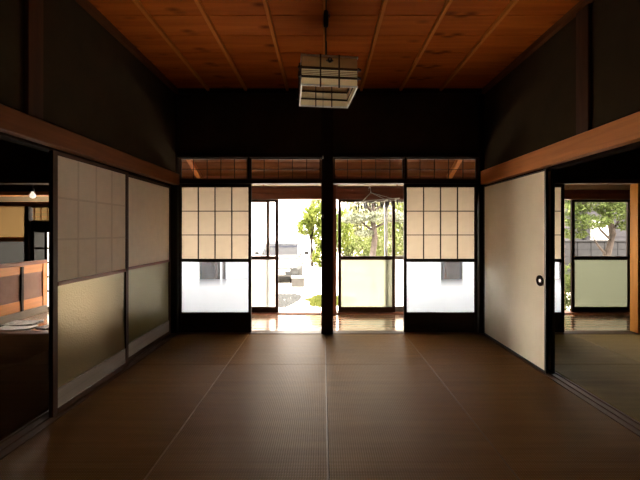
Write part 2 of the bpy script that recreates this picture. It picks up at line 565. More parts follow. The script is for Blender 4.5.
# side room ceilings and roof
cr = struct('ceiling_right_room', (4, 2, 2.6), 'dark board ceiling of the right room', 'ceiling')
box('ceiling_panel', WRx + .09, 6.4, -1.6, YB, 2.6, 2.64, M['brownx'], cr)
cl = struct('ceiling_left_room', (-4, 2, 2.6), 'dark board ceiling of the left room', 'ceiling')
box('ceiling_panel', -5.7, WLx - .09, -1.6, YB, 2.6, 2.64, M['brownx'], cl)
rf = struct('roof', (0, 3, 3.2), 'dark tiled roof with eaves over the veranda', 'roof')
box('roof_slab', -6.6, 6.6, -1.9, 4.0, 3.05, 3.15, M['roof'], rf)
bm = bmesh.new()
vs_, _ = bm_box(bm, -6.6, 6.6, 4.0, 5.95, 3.05, 3.15)
for v in vs_:
    if v.co.y > 5: v.co.z -= 0.78
obj('eaves', bm, M['roof'], rf)
for (a, b) in ((-6.6, -6.5), (6.4, 6.5)):
    bm = bmesh.new()
    bm_box(bm, a, b, 4.0, 5.0, 2.0, 3.05)
    obj('gable_board', bm, M['brownx'], rf)

# back wall of the main room (upper plaster), centre post and corner posts
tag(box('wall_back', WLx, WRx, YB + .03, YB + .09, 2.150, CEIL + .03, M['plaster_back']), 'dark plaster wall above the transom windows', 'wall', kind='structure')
trim(-.02, .120, YB - .035, YB + .105, 0.0, CEIL, M['darkz'], 'black square post between the two garden openings', 'post')
trim(WLx - .105, WLx + .014, YB - .012, YB + .105, 0.0, CEIL, M['darkz'], 'dark corner post beside the left paper shoji', 'post')
trim(WRx - .060, WRx + .075, YB - .012, YB + .105, 0.0, CEIL, M['darkz'], 'dark corner post beside the white sliding door', 'post')
for (a, b, s) in ((WLx + .014, -.02, 'left'), (.12, WRx - .06, 'right')):
    trim(a, b, YB - .018, YB + .10, 1.787, 1.835, M['darkx'], 'dark grooved lintel over the %s shoji and its opening' % s, 'lintel')
    trim(a, b, YB - .008, YB + .10, 2.100, 2.150, M['darkx'], 'dark head beam above the %s pair of transom windows' % s, 'beam')
    trim(a, b, YB - .03, YB + .10, -0.04, 0.004, M['brownx'], 'wooden sill track under the %s shoji' % s, 'sill')

# transom windows (ranma): frame, thin bars
WIN = [0]
def transom(x0, x1, label):
    WIN[0] += 1
    w_ = struct('window_%d' % WIN[0], ((x0 + x1) / 2, YB + .04, 1.835), label, 'transom')
    y0, y1 = YB + .025, YB + .055
    box('frame_rail', x0, x1, y0, y1, 1.835, 1.852, M['brownx'], w_)
    box('frame_rail', x0, x1, y0, y1, 2.083, 2.100, M['brownx'], w_)
    box('frame_stile', x0, x0 + .018, y0, y1, 1.852, 2.083, M['brownz'], w_)
    box('frame_stile', x1 - .018, x1, y0, y1, 1.852, 2.083, M['brownz'], w_)
    n_ = 5
    for k in range(1, n_):
        xx = x0 + (x1 - x0) * k / n_
        box('bar', xx - .003, xx + .003, y0 + .005, y0 + .014, 1.852, 2.083, M['darkz'], w_)
    box('bar', x0 + .018, x1 - .018, y0 + .014, y0 + .022, 1.957, 1.963, M['darkx'], w_)
transom(WLx + .03, -.900, 'slatted transom window above the left paper shoji')
transom(-.880, -.025, 'slatted transom window above the opening toward the white car')
transom(.125, .975, 'slatted transom window above the opening with the pinch hanger')
transom(.995, WRx - .065, 'slatted transom window above the right paper shoji')
trim(-.900, -.880, YB - .002, YB + .09, 1.835, 2.10, M['darkz'], 'short strut between the two left transom windows', 'strut', 0.002)
trim(.975, .995, YB - .002, YB + .09, 1.835, 2.10, M['darkz'], 'short strut between the two right transom windows', 'strut', 0.002)

# side walls: upper plaster, tie beams, struts, sills, lintels
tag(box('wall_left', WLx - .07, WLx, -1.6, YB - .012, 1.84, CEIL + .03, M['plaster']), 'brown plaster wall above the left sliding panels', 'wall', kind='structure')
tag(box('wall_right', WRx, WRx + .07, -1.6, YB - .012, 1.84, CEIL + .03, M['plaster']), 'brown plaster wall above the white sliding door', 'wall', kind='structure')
trim(WLx - .02, WLx + .05, -1.5, YB - .015, 1.765, 1.895, M['warmy'], 'long wooden tie beam above the left sliding panels', 'beam')
trim(WRx - .05, WRx + .02, -1.5, YB - .015, 1.770, 1.930, M['orangey'], 'long orange-brown tie beam above the white sliding door', 'beam')
trim(WLx - .105, WLx - .021, -1.5, YB - .015, 1.748, 1.838, M['matte'], 'grooved lintel above the left sliding panels', 'lintel')
trim(WRx + .021, WRx + .105, -1.5, YB - .015, 1.750, 1.838, M['matte'], 'grooved lintel above the white sliding door', 'lintel')
trim(WLx - .03, WLx + .022, 1.97, 2.08, 1.895, CEIL, M['brownz'], 'dark strut on the plaster wall above the left doorway', 'strut')
trim(WRx - .022, WRx + .03, 2.40, 2.52, 1.930, CEIL, M['brownz'], 'brown strut on the plaster wall above the right doorway', 'strut')
# floor tracks with grooves
def track(xa, xb, label):
    t_ = struct('trim_%d' % (TRIM[0] + 1), ((xa + xb) / 2, 2, -.05), label, 'sill'); TRIM[0] += 1
    box('track_base', xa, xb, -0.9, YB - .03, -.06, -.004, M['browny'], t_)
    for q in (0.02, .5, .98):
        c = xa + (xb - xa) * q
        c = min(max(c, xa + .008), xb - .008)
        box('track_ridge', c - .008, c + .008, -0.9, YB - .03, -.004, .004, M['browny'], t_)
track(WLx - .115, WLx + .033, 'wooden floor track under the left sliding panels')
track(WRx - .043, WRx + .090, 'wooden floor track under the white sliding door')

# outer enclosure of the neighbouring rooms
def wall(name, x0, x1, y0, y1, z0, z1, label, m='plaster'):
    return tag(box(name, x0, x1, y0, y1, z0, z1, M[m]), label, 'wall', kind='structure')
wall('wall_rear', -5.7, 6.4, -1.7, -1.6, -.06, 3.05, 'plaster wall closing the rooms behind the viewer')
wall('wall_far_left', -5.7, -5.6, -1.6, 7.0, -.7, 3.05, 'plaster wall closing the left room and hall')
wall('wall_far_right', 6.3, 6.4, -1.6, 5.05, -.7, 3.05, 'plaster wall closing the right room')
wall('wall_floor_end', -5.6, 6.3, -1.6, -.9, -.06, 0.0, 'dark floor strip behind the viewer', 'plaster_back')
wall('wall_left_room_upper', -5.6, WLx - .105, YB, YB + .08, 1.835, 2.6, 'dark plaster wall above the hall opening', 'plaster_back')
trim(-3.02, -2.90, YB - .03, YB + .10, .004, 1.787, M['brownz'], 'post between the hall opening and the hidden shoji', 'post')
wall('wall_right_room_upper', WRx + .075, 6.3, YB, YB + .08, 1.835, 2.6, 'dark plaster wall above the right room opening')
wall('wall_hall_end', -2.96, -2.90, YB + .08, 5.1, -.05, 2.6, 'plaster wall between the hall and the veranda')
wall('wall_right_room_end', 4.70, 6.3, YB, YB + .08, 0, 1.835, 'plaster wall beside the right room opening')
trim(-5.6, WLx - .105, YB - .02, YB + .09, 1.787, 1.835, M['brownx'], 'dark lintel over the hall opening', 'lintel')
trim(WRx + .075, 4.7, YB - .02, YB + .09, 1.787, 1.835, M['brownx'], 'dark lintel over the right room opening', 'lintel')
trim(-5.6, WLx - .105, YB - .03, YB + .10, -.04, .004, M['brownx'], 'wooden sill across the hall opening', 'sill')
trim(WRx + .075, 4.7, YB - .03, YB + .10, -.04, .004, M['brownx'], 'wooden sill across the right room opening', 'sill')
trim(3.735, 3.86, YB - .03, YB + .08, 0.004, 1.787, M['postz'], 'orange-brown post beside the right room garden door', 'post')

# veranda ceiling: sloping boards and two rafters
cv = struct('ceiling_veranda', (1.5, 4.5, 2.0), 'sloping reddish boards under the veranda roof', 'ceiling')
nb = 8
for k in range(nb):
    y0 = YB + .09 + k * .119; y1 = y0 + .122
    za = 2.47 - .50 * (y0 - YB - .09); zb = 2.47 - .50 * (y1 - YB - .09)
    bm = bmesh.new()
    vs_, _ = bm_box(bm, -2.9, 6.3, y0, y1, 0, .012)
    for v in vs_:
        v.co.z += (za if v.co.y < (y0 + y1) / 2 else zb) + (.007 if v.co.y > (y0 + y1) / 2 else 0)
    obj('ceiling_board', bm, M['warmx'], cv)
for X in (-1.82, 1.86, 4.4):
    bm = bmesh.new()
    vs_, _ = bm_box(bm, X - .03, X + .03, YB + .10, YO + .02, 0, .07)
    for v in vs_:
        v.co.z += 2.40 - .50 * (v.co.y - YB - .09)
    obj('rafter', bm, M['orangey'], cv)
# veranda outer head: lintel in two steps, pale band
for (a, b, nm, nm2) in ((-2.9, .13, 'left main', 'l'), (.20, 2.9, 'right main', 'r'), (2.9, 6.3, 'right room', 'q')):
    trim(a, b, YO - .055, YO + .10, 1.69, 1.775, M['redx'], 'lower reddish lintel over the garden doors, %s part' % nm, 'lintel')
    trim(a, b, YO - .035, YO + .10, 1.777, 1.828 if nm == 'right room' else 1.886, M['redx'], 'upper reddish lintel over the garden doors, %s part' % nm, 'lintel')
    if nm == 'right room':
        trim(a, b, YO - .02, YO + .08, 1.830, 2.06, M['pale_plaster'], 'pale plaster band above the maple tree door', 'wall band')
    else:
        trim(a, b, YO - .02, YO + .08, 1.920, 2.06, M['redx'], 'reddish board above the glazed slit, %s part' % nm, 'wall band')
        WIN[0] += 1
        w_ = struct('window_%d' % WIN[0], ((a + b) / 2, YO, 1.887), 'thin glowing slit window above the garden doors, %s part' % nm, 'slit window')
        pane('slit_pane', a, b, YO + .02, YO + .026, 1.887, 1.919, M['frost_cream'], w_, (1, -1))
        n_ = round((b - a) / .9)
        for k in range(n_ + 1):
            X = a + .01 + (b - a - .02) * k / n_
            box('slit_strut', X - .01, X + .01, YO, YO + .02, 1.887, 1.919, M['redz'], w_)
    trim(a, b, YO - .055, YO + .12, -.06, .012, M['redx'], 'outer door sill of the veranda, %s part' % nm, 'sill')
trim(.13, .198, YO - .04, YO + .12, -.06, 2.06, M['redz'], 'slim reddish post behind the black centre post', 'post')
trim(-1.79, -1.60, YO - .03, YO + .12, .012, 1.69, M['redz'], 'veranda post seen through the left shoji glass', 'post')
trim(1.82, 2.02, YO - .03, YO + .12, .012, 1.69, M['redz'], 'veranda post seen through the right shoji glass', 'post')
trim(3.60, 3.66, YO + .09, YO + .15, .012, 1.69, M['orangez'], 'slim pale wood post outside the right room garden door', 'post')
wall('wall_veranda_right', 4.66, 6.3, YO - .02, YO + .08, .012, 1.69, 'plaster wall at the right end of the veranda')
wall('wall_foundation', -5.6, 6.3, 4.9, 5.1, GZ, -.10, 'concrete foundation below the veranda', 'concrete')

# ---------------------------------------------------------------- paper and glass sliding doors
DOOR = [0]
def door_root(loc, label, cat='sliding door'):
    DOOR[0] += 1
    return struct('door_%d' % DOOR[0], loc, label, cat)

def shoji_x(x0, x1, yy, label, top=1.787, sx=.034):
    """waist-glass shoji in a plane facing the room (normal -y): paper grid above, glass below, dark board at foot"""
    d = door_root(((x0 + x1) / 2, yy, 0.004), label, 'shoji door')
    y0, y1 = yy, yy + .03
    g = .001
    for (a, b) in ((x0, x0 + sx), (x1 - sx, x1)):
        box('stile', a, b, y0, y1, .004, top - .002, M['darkz'], d, .002)
    xi0, xi1 = x0 + sx, x1 - sx
    box('rail', xi0, xi1, y0, y1, 1.745, top - .002, M['darkx'], d, .002)
    box('rail', xi0, xi1, y0, y1, .848, .886, M['darkx'], d, .002)
    box('rail', xi0, xi1, y0, y1, .225, .243, M['darkx'], d, .002)
    box('rail', xi0, xi1, y0, y1, .004, .04, M['darkx'], d, .002)
    box('foot_board', xi0, xi1, y0 + .008, y0 + .02, .04, .225, M['darkx'], d)
    cw = (xi1 - xi0) / 4; rh = (1.745 - .886) / 3
    for i in range(4):
        for j in range(3):
            a, b, c, e = xi0 + cw * i, xi0 + cw * (i + 1), .886 + rh * j, .886 + rh * (j + 1)
            sheet('paper_pane', [(a, y0 + .018, c), (b, y0 + .018, c), (b, y0 + .018, e), (a, y0 + .018, e)], M['shoji'], d)
    for i in range(1, 4):
        box('muntin', xi0 + cw * i - .005, xi0 + cw * i + .005, y0 + .002, y0 + .0165, .886, 1.745, M['darkz'], d)
    for j in range(1, 3):
        box('muntin', xi0, xi1, y0 + .003, y0 + .016, .886 + rh * j - .005, .886 + rh * j + .005, M['darkx'], d)
    pane('glass_pane', xi0, xi1, y0 + .012, y0 + .016, .243, .848, M['frost_shoji'], d, (1, 1))
    return d
shoji_x(WLx + .020, -.862, YB + .02, 'half-glazed paper shoji left of the opening toward the white car')
shoji_x(.972, WRx - .066, YB + .02, 'half-glazed paper shoji right of the opening with the pinch hanger')
shoji_x(-2.895, -1.865, YB + .02, 'half-glazed paper shoji added unseen in the left room to backlight the left sliding panels')  # unseen, added so backlight reaches the left sliding panels
shoji_x(2.03, 2.90, YB + .02, 'half-glazed paper shoji in the right room, mostly hidden by the white sliding door')

def shoji_side(xx, y0, y1, label, sy=.042, faint=False):
    """papered-over panel in the left wall (normal +x): paper above with grid behind it, figured glass below"""
    d = door_root((xx, (y0 + y1) / 2, .004), label, 'sliding door')
    x0, x1 = xx - .03, xx
    for (a, b) in ((y0, y0 + sy), (y1 - sy, y1)):
        box('stile', x0, x1, a, b, .004, 1.747, M['brownz'], d, .002)
    a, b = y0 + sy, y1 - sy
    box('rail', x0, x1, a, b, 1.722, 1.747, M['browny'], d, .002)
    box('rail', x0, x1 + .001, a, b, .856, .884, M['redy'], d, .002)
    box('rail', x0, x1, a, b, .004, .045, M['browny'], d, .002)
    box('foot_board', x0 + .006, x1 - .004, a, b, .045, .172, M['grey_board'], d)
    sheet('paper_pane', [(x1 - .005, a, .884), (x1 - .005, b, .884), (x1 - .005, b, 1.722), (x1 - .005, a, 1.722)], M['shoji_side'], d)
    cw = (b - a) / 4; rh = (1.722 - .884) / 3
    for i in range(1, 4):
        box('muntin', x1 - .020, x1 - .0056, a + cw * i - .006, a + cw * i + .006, .884, 1.722, M['darkz'], d)
    for j in range(1, 3):
        box('muntin', x1 - .020, x1 - .0056, a, b, .884 + rh * j - .006, .884 + rh * j + .006, M['darky'], d)
    if faint:  # darker strips paint the muntins' shadow onto the paper
        for i in range(1, 4):
            box('grid_shadow', x1 - .005, x1 - .0045, a + cw * i - .008, a + cw * i + .008, .884, 1.722, M['shadow_paper'], d)
        for j in range(1, 3):
            box('grid_shadow', x1 - .005, x1 - .0042, a, b, .884 + rh * j - .007, .884 + rh * j + .007, M['shadow_paper'], d)
    pane('glass_pane', x1 - .016, x1 - .012, a, b, .172, .856, M['frost_side'], d, (0, 1))
    return d
shoji_side(WLx - .002, 2.18, 3.03, 'half-glazed sliding panel with faint painted grid shadow beside the left doorway', faint=True)
shoji_side(WLx - .048, 3.02, 3.975, 'half-glazed sliding panel with plain paper beside the back corner')

def fusuma(xx, y0, y1, label, pull_y):
    d = door_root((xx, (y0 + y1) / 2, .004), label, 'sliding door')
    x0, x1 = xx, xx + .022
    for (a, b) in ((y0, y0 + .022), (y1 - .022, y1)):
        box('frame_stile', x0, x1, a, b, .004, 1.748, M['lacquer'], d, .002)
    box('frame_rail', x0, x1, y0 + .022, y1 - .022, 1.735, 1.748, M['lacquer'], d, .002)
    box('frame_rail', x0, x1, y0 + .022, y1 - .022, .004, .022, M['lacquer'], d, .002)
    box('paper_panel', x0 + .003, x1 - .003, y0 + .022, y1 - .022, .022, 1.735, M['fusuma'], d)
    bm = bmesh.new()
    bm_lathe(bm, [(.047, .003), (.047, -.004), (.036, -.004), (.034, .001), (.010, .0012)], 24, (xx, pull_y, .785), 'x')
    p = obj('door_pull', bm, M['matte'], d, smooth=False)
    p['label'] = 'round dark metal finger pull'
    bm = bmesh.new()
    bm_lathe(bm, [(.015, .002), (.015, -.0015), (.006, -.002)], 16, (xx, pull_y, .785), 'x')
    obj('pull_centre', bm, M['metal'], p)
    return d
fusuma(WRx - .022, 2.855, 3.965, 'white papered sliding door with a round dark pull', 2.935)
fusuma(WRx + .030, 2.850, 3.960, 'second white sliding door stacked behind the one with the round pull', 2.93)

# ---------------------------------------------------------------- garden doors along the veranda
def garden_door(x0, x1, yy, label, m='brown', low='frost', sw=.045, up='glass'):
    WIN[0] += 1
    d = struct('window_%d' % WIN[0], ((x0 + x1) / 2, yy, .012), label, 'glass door')
    y0, y1 = yy, yy + .032
    mz, mx_ = (M[m + 'z'], M[m + 'x']) if m + 'z' in M else (M[m], M[m])
    for (a, b) in ((x0, x0 + sw), (x1 - sw, x1)):
        box('stile', a, b, y0, y1, .012, 1.688, mz, d, .002)
    a, b = x0 + sw, x1 - sw
    box('rail', a, b, y0, y1, 1.65, 1.688, mx_, d, .002)
    box('rail', a, b, y0, y1, .792, .846, mx_, d, .002)
    box('rail', a, b, y0, y1, .012, .090, mx_, d, .002)
    box('clear_pane', a, b, y0 + .014, y0 + .018, .846, 1.65, M[up], d)
    pane('frosted_pane', a, b, y0 + .014, y0 + .018, .090, .792, M[low], d, (1, -1))
    return d
garden_door(-2.895, -1.795, YO, 'brown framed glass door at the left end of the veranda', 'brown')
garden_door(-1.50, -.665, YO, 'brown framed glass door slid open beside the view of the white car', 'brown')
garden_door(-1.59, -.805, YO + .045, 'brown framed glass door standing just behind the opened one at the car view', 'brown')
garden_door(.225, 1.075, YO, 'brown framed glass door behind the pinch hanger', 'brown', 'frost_bushlit')
garden_door(.925, 1.815, YO + .045, 'grey edged glass door half hidden behind the right paper shoji', 'alu')
garden_door(2.03, 2.88, YO, 'brown framed glass door on the veranda hidden behind the white sliding door', 'brown')
garden_door(2.86, 3.60, YO + .045, 'brown framed glass door at the left edge of the right room view', 'brown')
garden_door(3.70, 4.58, YO, 'dark framed glass door showing the maple tree', 'dark', 'frost_shade', up='glass_dimmed')

# slim curtain rails over the main openings
for (xa, xb, what, br) in ((-1.7, .115, 'at the car view', (-1.5, -.45)), (.21, 1.90, 'at the pinch hanger', (.42, 1.6))):
    ra = thing('curtain_rail', ((xa + xb) / 2, YO - .10, 1.815), 'slim brown curtain rail above the garden doors ' + what, 'curtain rail', 'curtain rails over the garden doors')
    box('rail_profile', xa, xb, YO - .103, YO - .089, 1.818, 1.836, M['redx'], ra, .003)
    for X in br: box('bracket', X, X + .02, YO - .089, YO - .035, 1.822, 1.832, M['metal'], ra)

# ---------------------------------------------------------------- hall beyond the left doorway
HZ = 5.16
ch = struct('ceiling_hall', (-4.2, 5, 2.3), 'low wooden ceiling of the entrance hall', 'ceiling')
for k in range(7):
    box('ceiling_board', -5.6, -2.96, YB + .08 + k * .31, YB + .386 + k * .31, 2.12, 2.14, M['redx'], ch)
trim(-5.6, -2.96, HZ - .06, HZ + .06, 1.60, 1.665, M['redx'], 'reddish cross beam over the entrance hall', 'beam')
trim(-5.6, -2.96, HZ - .10, HZ + .04, 1.76, 1.815, M['orangex'], 'orange picture beam across the entrance hall', 'beam')
trim(-4.565, -4.495, HZ - .05, HZ + .06, 0, 1.60, M['darkz'], 'dark hall post at the end of the low wooden partition', 'post')
wall('wall_hall_front', -5.6, -2.96, HZ + .02, HZ + .08, 1.815, 2.12, 'dark plaster above the hall beam', 'plaster_back')
wall('wall_hall_right', -3.30, -2.9, HZ, HZ + .08, 0, 1.60, 'plaster wall beside the hall lattice door')
# small transom light + lattice door
trim(-4.495, -3.30, HZ - .01, HZ + .05, 1.255, 1.37, M['darkx'], 'black lintel between hall transom light and lattice door', 'lintel')
WIN[0] += 1
w_ = struct('window_%d' % WIN[0], (-4.0, HZ, 1.37), 'small barred transom light above the hall lattice door', 'transom')
box('frame_rail', -4.495, -3.30, HZ, HZ + .03, 1.37, 1.385, M['brownx'], w_)
box('frame_rail', -4.495, -3.30, HZ, HZ + .03, 1.58, 1.60, M['brownx'], w_)
pane('amber_pane', -4.48, -3.32, HZ + .014, HZ + .018, 1.385, 1.58, M['frost_amber'], w_, (1, -1))
for k in range(12):
    X = -4.45 + k * .10
    box('bar', X - .004, X + .004, HZ, HZ + .012, 1.385, 1.58, M['redz'], w_)
for zz in (1.44, 1.51): box('bar', -4.48, -3.32, HZ - .004, HZ, zz - .004, zz + .004, M['redx'], w_)
dl = door_root((-3.9, HZ, 0), 'dark lattice door with pale glass panes in the entrance hall', 'lattice door')
for X in (-4.495, -4.290, -3.93, -3.60, -3.335):
    box('stile', X, X + .035, HZ, HZ + .03, .0, 1.255, M['darkz'], dl, .002)
for zz in (.0, .28, .50, .72, .94, 1.20):
    box('lattice_rail', -4.46, -3.335, HZ + .003, HZ + .027, zz, zz + (.055 if zz in (0, 1.2) else .028), M['darkx'], dl)
zs = [.055, .28, .50, .72, .94, 1.20]
for i, (a, b) in enumerate(((-4.46, -4.29), (-4.255, -3.93), (-3.895, -3.60), (-3.565, -3.335))):
    for j in range(5):
        pane('glass_pane', a, b, HZ + .013, HZ + .017, zs[j] + (.028 if j else 0), zs[j + 1], M['frost'] if i else M['frost_grey'], dl, (1, -1))
# amber window of the entrance
WIN[0] += 1
we = struct('window_%d' % WIN[0], (-5.1, HZ, .0), 'amber stained entrance window with a wooden mid rail', 'window')
box('frame_rail', -5.6, -4.565, HZ - .02, HZ + .04, 1.06, 1.125, M['orangex'], we, .003)
box('frame_rail', -5.6, -4.565, HZ - .02, HZ + .04, 0, .10, M['brownx'], we, .003)
pane('amber_pane', -5.6, -4.565, HZ + .01, HZ + .015, 1.125, 1.60, M['frost_amber'], we, (1, -1))
pane('grey_pane', -5.6, -4.565, HZ + .01, HZ + .015, .10, 1.06, M['frost_grey'], we, (1, -1))

# low partition with grey panels
PX = -4.22
pt = thing('low_partition', (PX, 4.75, -.005), 'low orange wood partition with grey panels beside the hall papers', 'partition')
ya, yb = 4.16, 5.10
box('top_rail', PX - .035, PX + .03, ya, yb, .735, .785, M['redy'], pt, .004)
box('upper_rail', PX - .025, PX + .012, ya, yb, .615, .735, M['orangey'], pt, .003)
box('lower_rail', PX - .025, PX + .012, ya, yb, .10, .245, M['orangey'], pt, .003)
box('base_rail', PX - .03, PX + .03, ya, yb, -.005, .10, M['grey_board'], pt, .003)
for (a, b) in ((ya + .02, ya + .30), (ya + .30, yb - .07)):
    box('grey_panel', PX - .012, PX + .002, a, b, .245, .615, M['grey_panel'], pt)
box('stile', PX - .03, PX + .020, yb - .07, yb, .10, .735, M['orangez'], pt, .003)
box('stile', PX - .03, PX + .020, ya, ya + .02, .10, .735, M['orangez'], pt, .003)
box('dark_stile', PX + .002, PX + .026, 4.66, 4.70, .08, .72, M['darkz'], pt, .003)

# bare bulb in the hall
lb = thing('hanging_bulb', (-3.90, 4.5, 1.66), 'small round milky bulb hanging in the entrance hall', 'light bulb')
bm = bmesh.new(); bm_lathe(bm, [(.004, -.040), (.022, -.034), (.034, -.018), (.036, 0), (.030, .018), (.016, .032), (.014, .05)], 20, (-3.90, 4.5, 1.70)); obj('globe', bm, M['bulb'], lb, smooth=True)
bm = bmesh.new(); bm_lathe(bm, [(.018, .05), (.018, .085), (.008, .10)], 16, (-3.90, 4.5, 1.70)); obj('socket', bm, M['cord'], lb, smooth=True)
tube('cord', [(-3.90, 4.5, 1.79), (-3.90, 4.5, 2.12)], .004, M['cord'], lb)

# papers on the hall floor
def sheaf(name, cx, cy, w, h, rz, z, mat, label, t=.004, curl=.0):
    bm = bmesh.new()
    n_ = 6
    top, bot = [], []
    for i in range(n_ + 1):
        for j in (0, 1):
            u = (i / n_ - .5) * w; v = (j - .5) * h
            X = cx + u * math.cos(rz) - v * math.sin(rz); Y = cy + u * math.sin(rz) + v * math.cos(rz)
            zc = curl * (abs(i / n_ - .5) * 2) ** 2
            top.append(bm.verts.new((X, Y, z + t + zc))); bot.append(bm.verts.new((X, Y, z + zc * .5)))
    for i in range(n_):
        a = 2 * i
        bm.faces.new((top[a], top[a + 2], top[a + 3], top[a + 1]))
        bm.faces.new((bot[a], bot[a + 1], bot[a + 3], bot[a + 2]))
        bm.faces.new((top[a], bot[a], bot[a + 2], top[a + 2]))
        bm.faces.new((top[a + 1], top[a + 3], bot[a + 3], bot[a + 1]))
    bm.faces.new((top[0], top[1], bot[1], bot[0])); bm.faces.new((top[-1], top[-2], bot[-2], bot[-1]))
    return tag(obj(name, bm, mat), label, name.split('_')[0] if name != 'loose_sheet' else 'paper')
sheaf('newspaper', -3.97, 4.44, .36, .22, .12, -.005, M['print'], 'grey printed newspaper lying against the low partition', .012, .006)
sheaf('loose_sheet', -3.86, 4.22, .40, .16, .08, -.005, M['paperw'], 'white loose sheet lying beside the grey newspaper', .004, .012)
sheaf('magazine', -3.50, 4.30, .16, .24, -.25, -.005, M['print2'], 'dark patterned magazine lying nearest the lattice door', .010, .004)

# ---------------------------------------------------------------- pendant lantern
LX, LY, LZ = .030, 2.915, 2.38
H = .225
la = thing('pendant_lantern', (LX, LY, LZ), 'square paper lantern with dark crossed bars hanging from the ceiling', 'lantern')
zt = 2.625
sides = [((-1, -1), (1, -1)), ((1, -1), (1, 1)), ((1, 1), (-1, 1)), ((-1, 1), (-1, -1))]
for (a, b) in sides:
    bm = bmesh.new()
    q = [(LX + a[0] * H, LY + a[1] * H), (LX + b[0] * H, LY + b[1] * H)]
    nrm = Vector((a[0] + b[0], a[1] + b[1], 0)).normalized() * .003
    f0 = [bm.verts.new((*q[0], LZ + .008)), bm.verts.new((*q[1], LZ + .008)), bm.verts.new((*q[1], 2.53)), bm.verts.new((*q[0], 2.53))]
    bm.faces.new(f0)
    s = obj('paper_side', bm, M['lamp_paper'], la)
    bm = bmesh.new()
    bm.faces.new([bm.verts.new((*q[0], 2.53)), bm.verts.new((*q[1], 2.53)), bm.verts.new((*q[1], zt)), bm.verts.new((*q[0], zt))])
    obj('tan_paper_side', bm, M['lamp_tan'], la)
    hz_ = abs(nrm.y) > abs(nrm.x)
    o_ = H + .006
    sg = 1 if (nrm.y + nrm.x) > 0 else -1
    for zz in (2.452, 2.522):
        if hz_: box('bar', LX - H - .030, LX + H + .030, LY + sg * o_ - .006, LY + sg * o_ + .006, zz - .0075, zz + .0075, M['lacquer' if 0 else 'brownx'], la)
        else: box('bar', LX + sg * o_ - .006, LX + sg * o_ + .006, LY - H - .026, LY + H + .026, zz - .0045, zz + .0065, M['browny'], la)
    for zz in (2.474, 2.487, 2.500):
        if hz_: box('thin_slat', LX - H, LX + H, LY + sg * (H + .002) - .0015, LY + sg * (H + .002) + .0015, zz - .002, zz + .002, M['redx'], la)
        else: box('thin_slat', LX + sg * (H + .002) - .0015, LX + sg * (H + .002) + .0015, LY - H, LY + H, zz - .002, zz + .002, M['redy'], la)
    i_ = H - .004
    for zz in (2.452, 2.522):
        if hz_: box('inner_bar', LX - H + .008, LX + H - .008, LY + sg * i_ - .0035, LY + sg * i_ + .0035, zz - .0055, zz + .0055, M['brownx'], la)
        else: box('inner_bar', LX + sg * i_ - .0035, LX + sg * i_ + .0035, LY - H + .008, LY + H - .008, zz - .0055, zz + .0055, M['browny'], la)
    for u in (-.075, .075):
        if hz_: box('inner_bar', LX + u - .005, LX + u + .005, LY + sg * (i_ - .006) - .0025, LY + sg * (i_ - .006) + .0025, LZ, zt - .012, M['brownz'], la)
    for u in (-.075, .075):
        if hz_: box('bar', LX + u - .006, LX + u + .006, LY + sg * (o_ + .008) - .004, LY + sg * (o_ + .008) + .004, LZ - .012, zt + .006, M['brownz'], la)
        else: box('bar', LX + sg * (o_ + .008) - .004, LX + sg * (o_ + .008) + .004, LY + u - .006, LY + u + .006, LZ - .012, zt + .006, M['brownz'], la)
    for z0 in (LZ, zt - .008):
        if hz_: box('edge_strip', LX - H - .005, LX + H + .005, LY + sg * H - .005, LY + sg * H + .005, z0, z0 + .013, M['white'], la)
        else: box('edge_strip', LX + sg * H - .005, LX + sg * H + .005, LY - H + .005, LY + H - .005, z0, z0 + .013, M['white'], la)
box('top_board', LX - H + .005, LX + H - .005, LY - H + .005, LY + H - .005, zt - .012, zt - .004, M['warmx'], la)
bm = bmesh.new(); bm_lathe(bm, [(.05, -.05), (.11, -.02), (.11, .0)], 24, (LX, LY, zt - .013)); obj('lamp_housing', bm, M['redx'], la)
bm = bmesh.new()
bm_tube(bm, [(LX + .13 * math.cos(t), LY + .13 * math.sin(t), zt - .075) for t in (2 * math.pi * k / 28 for k in range(29))], .013, 8)
obj('ring_tube', bm, M['white'], la, smooth=True)
for (u, v) in ((.13, 0), (-.13, 0)):
    box('tube_clip', LX + u - .006, LX + u + .006, LY - .006, LY + .006, zt - .064, zt - .012, M['metal'], la)
bm = bmesh.new(); bm_lathe(bm, [(.020, .0), (.020, -.008), (.010, -.016), (.004, -.018)], 16, (LX, LY - H - .012, 2.585), 'y')
k_ = obj('ornament_knob', bm, M['lacquer'], la)
box('ornament_cross', LX - .028, LX + .028, LY - H - .012, LY - H - .004, 2.580, 2.590, M['lacquer'], la)
bm = bmesh.new(); bm_lathe(bm, [(.0065, -.018), (.0065, -.022), (.003, -.024)], 12, (LX, LY - H - .012, 2.585), 'y'); obj('knob_tip', bm, M['white'], k_)
tube('hanging_cord', [(LX, LY, zt - .004), (LX, LY, CEIL - .03)], .004, M['cord'], la)
la.rotation_euler = (0, 0, R(6))
